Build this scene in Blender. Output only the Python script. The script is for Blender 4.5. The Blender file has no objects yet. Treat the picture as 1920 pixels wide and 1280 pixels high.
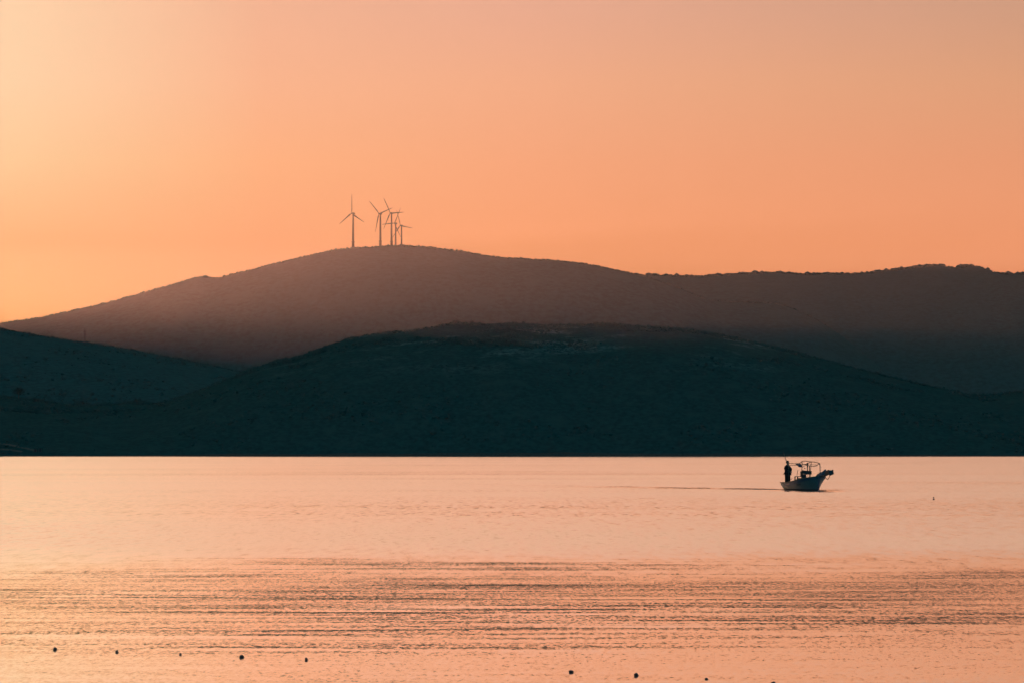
import bpy, bmesh, math, random
import numpy as np
from mathutils import Vector, Matrix

random.seed(7)
rng = np.random.default_rng(7)
sc = bpy.context.scene
COL = sc.collection
R = math.radians

# ------------------------------------------------------------------ camera
F = 5333.0            # focal length in pixels of the 1920 px wide photograph
YH = 848.0            # row of the true horizon in the photograph
CAMH = 2.73
cam_d = bpy.data.cameras.new("camera")
cam = bpy.data.objects.new("camera", cam_d)
COL.objects.link(cam)
cam_d.sensor_width = 36.0
cam_d.lens = 36.0 * F / 1920.0
cam_d.clip_start = 0.5
cam_d.clip_end = 40000
cam.location = (0, 0, CAMH)
cam.rotation_euler = (R(90) + math.atan((YH - 640.0) / F), 0, 0)
sc.camera = cam

# ------------------------------------------------------------------ render / exposure
sc.view_settings.view_transform = 'Standard'
sc.view_settings.look = 'None'
EXPO = 1.6                            # a dim dusk, exposed for the sky
sc.view_settings.exposure = EXPO
sc.view_settings.gamma = 1.0
sc.cycles.max_bounces = 6
sc.cycles.volume_bounces = 0
sc.cycles.sample_clamp_indirect = 4.0
sc.cycles.use_denoising = True

# ------------------------------------------------------------------ sun
SUN_AZ, SUN_EL = -20.0, 2.8        # degrees, azimuth measured from +Y, negative = left
sun_d = bpy.data.lights.new("sun", 'SUN')
sun_d.energy = 5.0
sun_d.angle = R(0.5)
sun_d.color = (1.0, 0.38, 0.21)
sun = bpy.data.objects.new("sun", sun_d)
COL.objects.link(sun)
sd = Vector((math.sin(R(SUN_AZ)) * math.cos(R(SUN_EL)), math.cos(R(SUN_AZ)) * math.cos(R(SUN_EL)), math.sin(R(SUN_EL))))
sun.rotation_euler = sd.to_track_quat('Z', 'Y').to_euler()


def lin(r, g, b):
    f = lambda c: c / 12.92 if c <= 0.04045 else ((c + 0.055) / 1.055) ** 2.4
    return (f(r / 255), f(g / 255), f(b / 255), 1.0)


class NT:
    """small helper for node trees"""
    def __init__(s, tree):
        s.t = tree
        s.t.nodes.clear()

    def n(s, typ, **kw):
        nd = s.t.nodes.new(typ)
        for k, v in kw.items():
            setattr(nd, k, v)
        return nd

    def link(s, a, b):
        s.t.links.new(a, b)

    def put(s, inp, v):
        if hasattr(v, 'links') or isinstance(v, bpy.types.NodeSocket):
            s.t.links.new(v, inp)
        else:
            inp.default_value = v

    def math(s, op, a, b=0.0, c=None, clamp=False):
        nd = s.n('ShaderNodeMath', operation=op, use_clamp=clamp)
        s.put(nd.inputs[0], a)
        s.put(nd.inputs[1], b)
        if c is not None:
            s.put(nd.inputs[2], c)
        return nd.outputs[0]

    def mapr(s, v, a, b, c=0.0, d=1.0, smooth=False):
        nd = s.n('ShaderNodeMapRange', interpolation_type='SMOOTHSTEP' if smooth else 'LINEAR')
        s.put(nd.inputs[0], v)
        for i, x in enumerate((a, b, c, d)):
            s.put(nd.inputs[i + 1], x)
        return nd.outputs[0]

    def ramp(s, v, stops, interp='LINEAR'):
        nd = s.n('ShaderNodeValToRGB')
        cr = nd.color_ramp
        cr.interpolation = interp
        while len(cr.elements) < len(stops):
            cr.elements.new(0.5)
        for e, (p, c) in zip(cr.elements, stops):
            e.position = p
            e.color = c
        s.put(nd.inputs[0], v)
        return nd.outputs[0]

    def mix(s, f, a, b, typ='RGBA', blend='MIX'):
        nd = s.n('ShaderNodeMix', data_type=typ)
        if typ == 'RGBA':
            nd.blend_type = blend
            s.put(nd.inputs[0], f)
            s.put(nd.inputs[6], a)
            s.put(nd.inputs[7], b)
            return nd.outputs[2]
        s.put(nd.inputs[0], f)
        s.put(nd.inputs[2], a)
        s.put(nd.inputs[3], b)
        return nd.outputs[0]

    def noise(s, vec, scale, detail=2.0, rough=0.5, dist=0.0):
        nd = s.n('ShaderNodeTexNoise')
        s.put(nd.inputs['Vector'], vec)
        nd.inputs['Scale'].default_value = scale
        nd.inputs['Detail'].default_value = detail
        nd.inputs['Roughness'].default_value = rough
        nd.inputs['Distortion'].default_value = dist
        return nd.outputs['Fac'], nd.outputs['Color']

    def mapping(s, vec, scale=(1, 1, 1), rot=(0, 0, 0), loc=(0, 0, 0)):
        nd = s.n('ShaderNodeMapping')
        s.put(nd.inputs[0], vec)
        nd.inputs['Location'].default_value = loc
        nd.inputs['Rotation'].default_value = rot
        nd.inputs['Scale'].default_value = scale
        return nd.outputs[0]


# ------------------------------------------------------------------ sky (world)
world = bpy.data.worlds.new("World")
sc.world = world
world.use_nodes = True
w = NT(world.node_tree)
tc = w.n('ShaderNodeTexCoord')
sep = w.n('ShaderNodeSeparateXYZ')
w.link(tc.outputs['Generated'], sep.inputs[0])
dx, dy, dz = sep.outputs
elev = w.math('MULTIPLY', w.math('ARCSINE', w.math('MAXIMUM', dz, 0.0)), 180 / math.pi)     # degrees
azim = w.math('MULTIPLY', w.math('ARCTAN2', dx, dy), 180 / math.pi)
phi = w.math('ABSOLUTE', w.math('SUBTRACT', azim, SUN_AZ))
phi = w.math('MINIMUM', phi, w.math('SUBTRACT', 360.0, phi))
ev = w.math('POWER', w.math('DIVIDE', elev, 90.0), 0.5)
P = lambda e: (e / 90.0) ** 0.5


def sky_ramp(stops):
    return w.ramp(ev, [(P(e), lin(*c)) for e, c in stops])


UP = [(20, (242, 186, 146)), (32, (150, 150, 138)), (50, (45, 122, 140)), (90, (36, 116, 138))]
r10 = sky_ramp([(0, (186, 126, 55)), (2.77, (186, 130, 55)), (4.2, (155, 119, 55)), (5.8, (186, 168, 121)), (7.4, (207, 187, 148)), (9.2, (219, 193, 156)), (13, (237, 193, 155))] + UP)
r15 = sky_ramp([(0, (191, 113, 60)), (4.2, (187, 121, 70)), (5.8, (209, 148, 101)), (7.4, (216, 160, 124)), (9.2, (215, 164, 135)), (13, (231, 180, 147))] + UP)
r20 = sky_ramp([(0, (202, 123, 64)), (4.2, (209, 131, 81)), (5.8, (217, 146, 104)), (7.4, (220, 158, 122)), (9.2, (213, 160, 136)), (13, (224, 175, 144))] + UP)
r30 = sky_ramp([(0, (218, 124, 82)), (4.2, (222, 140, 95)), (5.8, (218, 145, 105)), (7.4, (211, 152, 115)), (9.2, (195, 150, 125)), (13, (210, 165, 140))] + UP)
r90 = sky_ramp([(0, (150, 120, 110)), (10, (110, 120, 120)), (20, (90, 125, 130)), (40, (60, 125, 136)), (90, (40, 118, 132))])
r180 = sky_ramp([(0, (42, 130, 156)), (10, (36, 143, 177)), (40, (33, 143, 180)), (90, (36, 128, 157))])
c = w.mix(w.mapr(phi, 10, 15), r10, r15)
c = w.mix(w.mapr(phi, 15, 20), c, r20)
c = w.mix(w.mapr(phi, 20, 30), c, r30)
c = w.mix(w.mapr(phi, 34, 90, smooth=True), c, r90)
c = w.mix(w.mapr(phi, 90, 150, smooth=True), c, r180)
bg = w.n('ShaderNodeBackground')
w.link(c, bg.inputs['Color'])
bg.inputs['Strength'].default_value = 1.0 / 2 ** EXPO
wo = w.n('ShaderNodeOutputWorld')
w.link(bg.outputs[0], wo.inputs['Surface'])


# ------------------------------------------------------------------ object helpers
def tag(o, label=None, cat=None, group=None, kind=None):
    if label: o['label'] = label
    if cat: o['category'] = cat
    if group: o['group'] = group
    if kind: o['kind'] = kind
    return o


def empty(name, loc=(0, 0, 0), rz=0.0):
    o = bpy.data.objects.new(name, None)
    o.empty_display_size = 0.3
    COL.objects.link(o)
    o.location = loc
    o.rotation_euler = (0, 0, rz)
    return o


def mesh_obj(name, verts, faces, mat=None, parent=None, smooth=False):
    me = bpy.data.meshes.new(name)
    me.from_pydata([tuple(v) for v in verts] if not isinstance(verts, np.ndarray) else verts.tolist(), [],
                   faces if isinstance(faces, list) else faces.tolist())
    me.update()
    if smooth:
        me.polygons.foreach_set('use_smooth', [True] * len(me.polygons))
    if mat: me.materials.append(mat)
    o = bpy.data.objects.new(name, me)
    COL.objects.link(o)
    if parent: o.parent = parent
    return o


def bm_obj(name, bm, mat=None, parent=None, smooth=False):
    bmesh.ops.recalc_face_normals(bm, faces=bm.faces)
    me = bpy.data.meshes.new(name)
    bm.to_mesh(me)
    bm.free()
    if smooth:
        me.polygons.foreach_set('use_smooth', [True] * len(me.polygons))
    if mat: me.materials.append(mat)
    o = bpy.data.objects.new(name, me)
    COL.objects.link(o)
    if parent: o.parent = parent
    return o


def frame_for(d):
    d = d.normalized()
    a = Vector((0, 0, 1)) if abs(d.z) < 0.9 else Vector((1, 0, 0))
    u = d.cross(a).normalized()
    return u, d.cross(u).normalized()


def tube(bm, pts, rad, seg=8):
    """tube through points; rad is a number or a list"""
    pts = [Vector(p) for p in pts]
    rs = rad if isinstance(rad, (list, tuple)) else [rad] * len(pts)
    rings = []
    for i, p in enumerate(pts):
        d = (pts[min(i + 1, len(pts) - 1)] - pts[max(i - 1, 0)])
        u, v = frame_for(d)
        rings.append([bm.verts.new(p + (u * math.cos(k * 2 * math.pi / seg) + v * math.sin(k * 2 * math.pi / seg)) * rs[i]) for k in range(seg)])
    for a, b in zip(rings, rings[1:]):
        for k in range(seg):
            bm.faces.new((a[k], a[(k + 1) % seg], b[(k + 1) % seg], b[k]))
    bm.faces.new(rings[0][::-1])
    bm.faces.new(rings[-1])
    return bm


def box(bm, c, s, rot=None, bevel=0.0):
    m = Matrix.Translation(c) @ (rot.to_4x4() if rot else Matrix.Identity(4)) @ Matrix.Diagonal((s[0], s[1], s[2], 1))
    r = bmesh.ops.create_cube(bm, size=1.0, matrix=m)
    if bevel:
        es = list({e for v in r['verts'] for e in v.link_edges})
        bmesh.ops.bevel(bm, geom=es, offset=bevel, segments=2, affect='EDGES', profile=0.6)
    return bm


def lathe(bm, prof, seg=24, mat=None):
    """profile of (radius, z)"""
    rings = []
    for r, z in prof:
        ring = []
        for k in range(seg):
            v = Vector((r * math.cos(2 * math.pi * k / seg), r * math.sin(2 * math.pi * k / seg), z))
            ring.append(bm.verts.new(mat @ v if mat else v))
        rings.append(ring)
    for a, b in zip(rings, rings[1:]):
        for k in range(seg):
            bm.faces.new((a[k], a[(k + 1) % seg], b[(k + 1) % seg], b[k]))
    bm.faces.new(rings[0][::-1])
    bm.faces.new(rings[-1])
    return bm


# ------------------------------------------------------------------ materials
def make_mat(name, color, rough=0.7, var=0.25, scale=3.0, metallic=0.0, coat=0.0, bump=0.0):
    m = bpy.data.materials.new(name)
    m.use_nodes = True
    t = NT(m.node_tree)
    co = t.n('ShaderNodeTexCoord').outputs['Object']
    f, _ = t.noise(co, scale, 5, 0.6)
    a = tuple(x * (1 - var) for x in color[:3]) + (1,)
    b = tuple(min(1, x * (1 + var)) for x in color[:3]) + (1,)
    p = t.n('ShaderNodeBsdfPrincipled')
    t.link(t.ramp(f, [(0.3, a), (0.7, b)]), p.inputs['Base Color'])
    p.inputs['Roughness'].default_value = rough
    p.inputs['Metallic'].default_value = metallic
    if rough >= 0.85: p.inputs['Specular IOR Level'].default_value = 0.02
    if bump:
        bn = t.n('ShaderNodeBump')
        bn.inputs['Distance'].default_value = bump
        t.link(f, bn.inputs['Height'])
        t.link(bn.outputs[0], p.inputs['Normal'])
    o = t.n('ShaderNodeOutputMaterial')
    t.link(p.outputs[0], o.inputs[0])
    return m


M = {
    'hull_paint': make_mat('grey_green_boat_paint', (0.045, 0.072, 0.07), 0.4, 0.12, 2.5),
    'blue_paint': make_mat('dark_blue_boat_paint', (0.02, 0.04, 0.07), 0.4, 0.3, 2.5),
    'bottom_paint': make_mat('dark_bottom_paint', (0.03, 0.025, 0.03), 0.5, 0.3, 2.5),
    'wood': make_mat('weathered_wood', (0.16, 0.09, 0.05), 0.65, 0.35, 9.0),
    'pipe': make_mat('rusty_pipe', (0.08, 0.045, 0.025), 0.6, 0.4, 14.0),
    'dark': make_mat('dark_fittings', (0.02, 0.02, 0.024), 0.55, 0.3, 5.0),
    'canvas': make_mat('grey_canvas', (0.12, 0.13, 0.14), 0.9, 0.35, 6.0),
    'navy_tarp': make_mat('navy_tarpaulin', (0.03, 0.05, 0.08), 0.6, 0.35, 4.0),
    'rope': make_mat('old_rope', (0.14, 0.09, 0.06), 0.95, 0.4, 20.0),
    'jacket': make_mat('dark_jacket_cloth', (0.02, 0.022, 0.028), 0.9, 0.3, 8.0),
    'trousers': make_mat('dark_trouser_cloth', (0.025, 0.022, 0.022), 0.9, 0.3, 8.0),
    'skin': make_mat('skin', (0.30, 0.17, 0.11), 0.6, 0.1, 5.0),
    'hair': make_mat('dark_hair', (0.015, 0.012, 0.01), 0.8, 0.3, 30.0),
    'float': make_mat('black_float', (0.012, 0.012, 0.013), 0.6, 0.35, 30.0, bump=0.002),
    'turbine': make_mat('turbine_paint', (0.022, 0.02, 0.02), 1.0, 0.08, 0.2),
    'steel': make_mat('galvanised_steel', (0.05, 0.055, 0.06), 0.95, 0.2, 1.0),
    'bark': make_mat('bark', (0.08, 0.06, 0.045), 0.9, 0.3, 1.0),
    'leaves': make_mat('tree_leaves', (0.010, 0.034, 0.030), 0.95, 0.3, 0.8),
    'scrub': make_mat('scrub_leaves', (0.012, 0.056, 0.051), 0.9, 0.3, 0.05),
    'far_scrub': make_mat('far_scrub_leaves', (0.018, 0.058, 0.054), 0.9, 0.2, 0.03),
    'dirt': make_mat('pale_dirt', (0.055, 0.07, 0.06), 0.95, 0.3, 0.3),
    'beach': make_mat('shore_stones', (0.035, 0.045, 0.04), 0.9, 0.45, 0.5),
    'concrete': make_mat('pale_wall', (0.07, 0.08, 0.075), 0.85, 0.2, 1.2),
}


def hill_material(name, veg, soil, rock, rock_lo, rock_hi, scale):
    m = bpy.data.materials.new(name)
    m.use_nodes = True
    t = NT(m.node_tree)
    co = t.n('ShaderNodeTexCoord').outputs['Object']
    f1, _ = t.noise(co, 0.05 * scale, 6, 0.65)
    f2, _ = t.noise(co, 0.25 * scale, 4, 0.6)
    f3, _ = t.noise(t.mapping(co, (0.5, 1, 1.6)), 0.022 * scale, 5, 0.62, 0.4)
    c1 = t.mix(t.mapr(f2, 0.35, 0.65), tuple(x * 0.75 for x in veg) + (1,), tuple(x * 1.2 for x in veg) + (1,))
    c2 = t.mix(t.mapr(f1, 0.52, 0.66), c1, soil + (1,))
    sepz = t.n('ShaderNodeSeparateXYZ')
    t.link(co, sepz.inputs[0])
    hi = t.mapr(sepz.outputs[2], rock_lo, rock_hi)         # bare limestone is found on the summit
    rk = t.math('MULTIPLY', t.mapr(f3, 0.52, 0.62), hi)
    rk = t.math('MULTIPLY', rk, t.mapr(f2, 0.38, 0.6))
    c3 = t.mix(rk, c2, rock + (1,))
    p = t.n('ShaderNodeBsdfPrincipled')
    t.link(c3, p.inputs['Base Color'])
    p.inputs['Roughness'].default_value = 0.95
    p.inputs['Specular IOR Level'].default_value = 0.0
    o = t.n('ShaderNodeOutputMaterial')
    t.link(p.outputs[0], o.inputs[0])
    return m


M['near_hill'] = hill_material('near_hill_ground', (0.011, 0.050, 0.046), (0.016, 0.058, 0.052), (0.095, 0.15, 0.135), 62, 100, 1.0)
M['hill'] = hill_material('hill_ground', (0.012, 0.062, 0.060), (0.015, 0.068, 0.063), (0.12, 0.11, 0.1), 400, 600, 0.7)
M['mountain'] = hill_material('mountain_ground', (0.018, 0.060, 0.056), (0.022, 0.066, 0.06), (0.05, 0.08, 0.07), 500, 900, 0.4)


# ------------------------------------------------------------------ terrain
def vnoise(x, y, seed=0):
    xi = np.floor(x).astype(np.int64)
    yi = np.floor(y).astype(np.int64)
    fx, fy = x - xi, y - yi
    fx = fx * fx * (3 - 2 * fx)
    fy = fy * fy * (3 - 2 * fy)

    def h(a, b):
        n = (a * 374761393 + b * 668265263 + seed * 1442695041) & 0xFFFFFFFF
        n = ((n ^ (n >> 13)) * 1274126177) & 0xFFFFFFFF
        return ((n ^ (n >> 16)) & 0xFFFF) / 65535.0
    return (h(xi, yi) * (1 - fx) + h(xi + 1, yi) * fx) * (1 - fy) + (h(xi, yi + 1) * (1 - fx) + h(xi + 1, yi + 1) * fx) * fy


def fbm(x, y, oct=4, seed=0):
    s, a, tot = 0, 1.0, 0
    for i in range(oct):
        s = s + a * (vnoise(x, y, seed + i * 17) - 0.5)
        tot += a
        a *= 0.5
        x, y = x * 2.03, y * 2.03
    return s / tot


def smooth_interp(x, px, py):
    """monotone-ish cubic (Catmull-Rom on uneven knots)"""
    px, py = np.asarray(px, float), np.asarray(py, float)
    m = np.gradient(py, px)
    i = np.clip(np.searchsorted(px, x) - 1, 0, len(px) - 2)
    h = px[i + 1] - px[i]
    t = np.clip((x - px[i]) / h, 0, 1)
    return ((2 * t ** 3 - 3 * t ** 2 + 1) * py[i] + (t ** 3 - 2 * t ** 2 + t) * h * m[i]
            + (-2 * t ** 3 + 3 * t ** 2) * py[i + 1] + (t ** 3 - t ** 2) * h * m[i + 1])


class Ridge:
    """a hill whose skyline stands at distance D; foot at y0, far foot at y1"""
    def __init__(s, prof, D, y0, y1, namp, nscale, seed, plateau=None, gamma=1.0):
        s.D, s.y0, s.y1, s.namp, s.nscale, s.seed, s.plateau, s.gamma = D, y0, y1, namp, nscale, seed, plateau, gamma
        pp = np.array(prof, float)
        s.X = (pp[:, 0] - 960.0) / F * D
        s.H = (YH - pp[:, 1]) / F * D + CAMH

    def section(s, Y):
        t = np.clip((Y - s.y0) / (s.D - s.y0), 0, 1)
        front = np.sin(t * math.pi / 2) ** s.gamma
        if s.plateau is None:
            tb = np.clip((Y - s.D) / (s.y1 - s.D), 0, 1)
            back = np.cos(tb * math.pi / 2)
        else:
            back = np.interp(Y, s.plateau[0], s.plateau[1])
        return np.where(Y <= s.D, front, back)

    def raw(s, X, Y):
        return smooth_interp(X, s.X, s.H) * s.section(Y)

    def prepare(s):
        # the skyline of a rounded hill lies a little before its crest: scale so that the seen skyline has the wanted height
        xs = np.linspace(s.X[0], s.X[-1], 240)
        ys = np.linspace(s.y0, s.D + 200, 200)
        XX, YY = np.meshgrid(xs, ys, indexing='ij')
        # follow the line of sight (X grows with distance)
        h = s.raw(XX * YY / s.D, YY)
        el = ((h - CAMH) / YY).max(axis=1)
        want = (smooth_interp(xs, s.X, s.H) - CAMH) / s.D
        s.kx, s.k = xs, np.clip((want * s.D + CAMH) / np.maximum(el * s.D + CAMH, 1e-3), 0.8, 1.05)

    def height(s, X, Y):
        h = s.raw(X, Y) * np.interp(X, s.kx, s.k)
        n = fbm(X / s.nscale, Y / s.nscale, 5, s.seed)
        sec = s.section(Y)
        g = fbm(X / (s.nscale * 1.2) + 31, Y / (s.nscale * 4), 3, s.seed + 5)   # gullies running down the slope
        body = np.sin(np.clip(sec, 0, 1) * math.pi)                            # strongest half way up
        return h + s.namp * (n * 0.5 + g * 4.0 * body) * np.minimum(1, sec * 6) - 1.5 * (1 - np.minimum(1, sec * 8))

    def build(s, name, mat, label, x0, x1, dx, dy, xa=None):
        xs = np.arange(x0, x1 + dx, dx)
        ys = np.concatenate([np.arange(s.y0 - dy, s.D + 12 * dy, dy), np.linspace(s.D + 13 * dy, s.y1, 24)])
        XX, YY = np.meshgrid(xs, ys, indexing='ij')
        ZZ = s.height(XX, YY)
        v = np.stack([XX.ravel(), YY.ravel(), ZZ.ravel()], 1)
        nx, ny = len(xs), len(ys)
        i = np.arange(nx * ny).reshape(nx, ny)
        f = np.stack([i[:-1, :-1].ravel(), i[1:, :-1].ravel(), i[1:, 1:].ravel(), i[:-1, 1:].ravel()], 1)
        o = mesh_obj(name, v, f, mat, None, True)
        return tag(o, label, 'hill', None, 'structure')

    def hit(s, px, y):
        """point of the slope seen at photo pixel (px, y)"""
        Y = np.arange(s.y0, s.D + 60, 1.0)
        X = (px - 960.0) / F * Y
        row = YH - F * (s.height(X, Y) - CAMH) / Y
        k = np.argmax(row <= y)
        if row[k] > y: k = int(np.argmin(row))
        return Vector((X[k], Y[k], float(s.height(X[k:k + 1], Y[k:k + 1])[0])))

    def z(s, x, y):
        return float(s.height(np.array([x], float), np.array([y], float))[0])


SHORE = 2080.0
near = Ridge([(-900, 745), (-500, 752), (-250, 735), (-80, 738), (0, 742), (50, 747), (82, 751), (125, 757), (212, 757), (262, 753),
              (295, 755), (320, 751), (362, 737), (400, 722), (437, 706), (480, 689), (521, 676), (569, 664), (615, 648), (648, 637),
              (689, 628), (724, 624), (764, 620), (805, 614), (845, 607), (886, 606), (920, 608), (951, 606), (1000, 609), (1080, 610),
              (1144, 608), (1182, 611), (1240, 614), (1288, 619), (1335, 626), (1407, 640), (1479, 657), (1575, 683), (1671, 707),
              (1767, 729), (1815, 738), (1843, 739), (1880, 736), (1920, 733), (2000, 722), (2150, 705), (2400, 700), (2800, 730)],
             2480, SHORE, 2950, 2.2, 60, 3)
left_hill = Ridge([(-1100, 560), (-700, 572), (-300, 590), (-100, 604), (0, 616), (50, 626), (112, 635), (200, 649), (275, 662), (350, 676),
                   (450, 697), (560, 722), (700, 765), (820, 815), (950, 842), (1300, 846)], 3350, 2650, 4000, 3.0, 90, 11)
mtn = Ridge([(-700, 843), (-400, 830), (-220, 790), (-110, 690), (-45, 630), (0, 608), (60, 598), (130, 584), (200, 568), (270, 549), (340, 529), (372, 520), (386, 518),
             (396, 520), (450, 511), (520, 493), (580, 479), (640, 467), (661, 465), (700, 463), (760, 461), (800, 464), (860, 471),
             (930, 482), (1000, 486), (1060, 490), (1100, 495), (1150, 505), (1200, 516), (1260, 535), (1330, 562), (1400, 567), (1450, 569),
             (1510, 590), (1570, 625), (1630, 672), (1700, 735), (1920, 790), (2200, 815), (2600, 835)], 5330, 4620, 7600, 4.0, 160, 23,
            plateau=([5330, 5730, 6000, 6190, 6500, 7600], [1.0, 1.073, 1.082, 1.108, 1.05, 0.0]))
right_ridge = Ridge([(-400, 700), (200, 640), (700, 560), (1000, 525), (1150, 518), (1225, 517), (1297, 519), (1393, 513.5), (1455, 512), (1503, 515), (1560, 514),
                     (1599, 514), (1671, 507), (1715, 501), (1747, 498.5), (1781, 502), (1810, 499), (1828, 502), (1853, 508.5), (1885, 512), (1920, 514),
                     (2050, 528), (2300, 560), (2700, 600)], 6600, 5300, 8200, 4.0, 190, 37)
for r_ in (near, left_hill, mtn, right_ridge): r_.prepare()

near.build('hill', M['near_hill'], 'dark scrub covered hill rising straight from the far shore behind the boat', -800, 800, 4, 4)
left_hill.build('hill', M['hill'], 'dark slope at left falling to the right behind the low shore land', -1100, 260, 7, 8)
mtn.build('mountain', M['mountain'], 'long hazy mountain carrying the wind turbines on its rounded summit', -1700, 1700, 10, 10)
right_ridge.build('mountain', M['mountain'], 'farthest hazy ridge at right with two low bumps on its crest', -1500, 2100, 12, 12)

# unseen range added at left, crest shaped to shade the bay from low sun
xs = np.arange(-2900, -820, 20.0)
ys = np.arange(2600, 8400, 40.0)
XX, YY = np.meshgrid(xs, ys, indexing='ij')
crest = -1480 - 60 * np.sin(YY / 700.0)
wid = np.where(XX > crest, 560.0, 1200.0)
sec = np.clip(1 - np.abs(XX - crest) / wid, 0, 1)
HH = (1 + 0.06 * fbm(XX / 420 + 9, YY / 230, 3, 83)) * np.sin(sec * math.pi / 2) ** 1.3 * np.clip((YY - 2600) / 900, 0, 1) * np.interp(YY, [2600, 5400, 5700, 5980, 6080, 6200, 6400, 6700, 8400], [296, 296, 296, 301, 292, 255, 212, 120, 0]) + 8 * fbm(XX / 300, YY / 300, 4, 71) * np.minimum(1, sec * 3) - 1.0
i = np.arange(XX.size).reshape(XX.shape)
ff = np.stack([i[:-1, :-1].ravel(), i[1:, :-1].ravel(), i[1:, 1:].ravel(), i[:-1, 1:].ravel()], 1)
o = mesh_obj('mountain', np.stack([XX.ravel(), YY.ravel(), HH.ravel()], 1), ff, M['mountain'], None, True)
tag(o, 'unseen range added beyond the left edge to block the low sun', 'hill', None, 'structure')

# stony strip along the far shore
vx = np.arange(-800, 801, 4.0)
bv, bf = [], []
for k, x in enumerate(vx):
    y0 = SHORE - 6 + 3 * float(fbm(np.array([x / 40]), np.array([3.0]), 3, 5)[0])
    for q, (yo, zo) in enumerate(((0, -0.3), (4, 0.45), (12, 1.1))):
        yy = y0 + yo + (2 if q == 2 else 0)
        zz = zo if q < 2 else max(near.z(x, yy) + 0.15, 0.6)
        bv.append((x, yy, zz + 0.25 * float(fbm(np.array([x / 9]), np.array([q * 7.0]), 2, 9)[0]) * (q > 0)))
    if k:
        a = 3 * (k - 1)
        for q in range(2):
            bf.append((a + q, a + 3 + q, a + 4 + q, a + 1 + q))
o = mesh_obj('shore', bv, bf, M['beach'], None, True)
tag(o, 'narrow stony shore at the foot of the dark hill', 'shore', None, 'structure')

# ------------------------------------------------------------------ scrub on the hills
ico = bmesh.new()
bmesh.ops.create_icosphere(ico, subdivisions=1, radius=1.0)
ICO_V = np.array([v.co[:] for v in ico.verts])
ico.verts.ensure_lookup_table()
ICO_F = np.array([[v.index for v in f.verts] for f in ico.faces])
ico.free()


def scrub(name, ridge, pts, size_lo, size_hi, lobes, mat, label, flat=0.75):
    n = len(pts)
    V, Fc, base = [], [], 0
    for l in range(lobes):
        s = rng.uniform(size_lo, size_hi, n) * (1.0 if l == 0 else 0.65) * (0.6 + 0.9 * rng.random(n) ** 3)
        off = (rng.random((n, 3)) - 0.5) * s[:, None] * (0 if l == 0 else 1.7)
        jit = 1 + 0.55 * (rng.random((n, len(ICO_V), 1)) - 0.5)
        v = ICO_V[None] * jit * s[:, None, None]
        v[:, :, 2] *= flat
        v = v + (pts + off + np.stack([0 * s, 0 * s, s * 0.35], 1))[:, None, :]
        V.append(v.reshape(-1, 3))
        Fc.append((ICO_F[None] + (np.arange(n) * len(ICO_V))[:, None, None]).reshape(-1, 3) + base)
        base += n * len(ICO_V)
    o = mesh_obj(name, np.concatenate(V), np.concatenate(Fc), mat)
    return tag(o, label, 'scrub', None, 'stuff')


def on_ridge(ridge, n, ylo, yhi, half=0.2, xoff=0.0, mask=None):
    Y = rng.uniform(ylo, yhi, n)
    X = (rng.uniform(-half, half, n) + xoff) * Y
    if mask is not None:
        k = mask(X, Y)
        X, Y = X[k], Y[k]
    return np.stack([X, Y, ridge.height(X, Y)], 1)


dens = lambda X, Y: (fbm(X / 55, Y / 40, 5, 55) + 0.10 * (rng.random(X.shape) - 0.5)) > 0.07       # thickets with bare ground between
pts = np.concatenate([on_ridge(near, 6000, SHORE + 15, 2330, mask=dens),
                      on_ridge(near, 14000, 2300, 2500, mask=dens),
                      on_ridge(near, 2200, 2400, 2490)])
scrub('scrub', near, pts, 0.5, 1.5, 2, M['scrub'], 'dark low scrub covering the near hill above the water')
scrub('scrub', left_hill, np.concatenate([on_ridge(left_hill, 1200, 3300, 3365, 0.13, -0.1), on_ridge(left_hill, 9000, 2750, 3365, 0.13, -0.1, dens)]), 0.7, 1.8, 1, M['scrub'], 'dark scrub over the slope at left below the thin mast')
scrub('scrub', mtn, on_ridge(mtn, 4200, 5240, 5345), 1.0, 2.4, 1, M['far_scrub'], 'low trees and scrub along the crest below the wind turbines')
scrub('scrub', right_ridge, np.concatenate([on_ridge(right_ridge, 3000, 6420, 6620, 0.12, 0.09)]), 2.0, 4.6, 1, M['far_scrub'], 'low trees along the crest of the farthest ridge at right')


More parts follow.
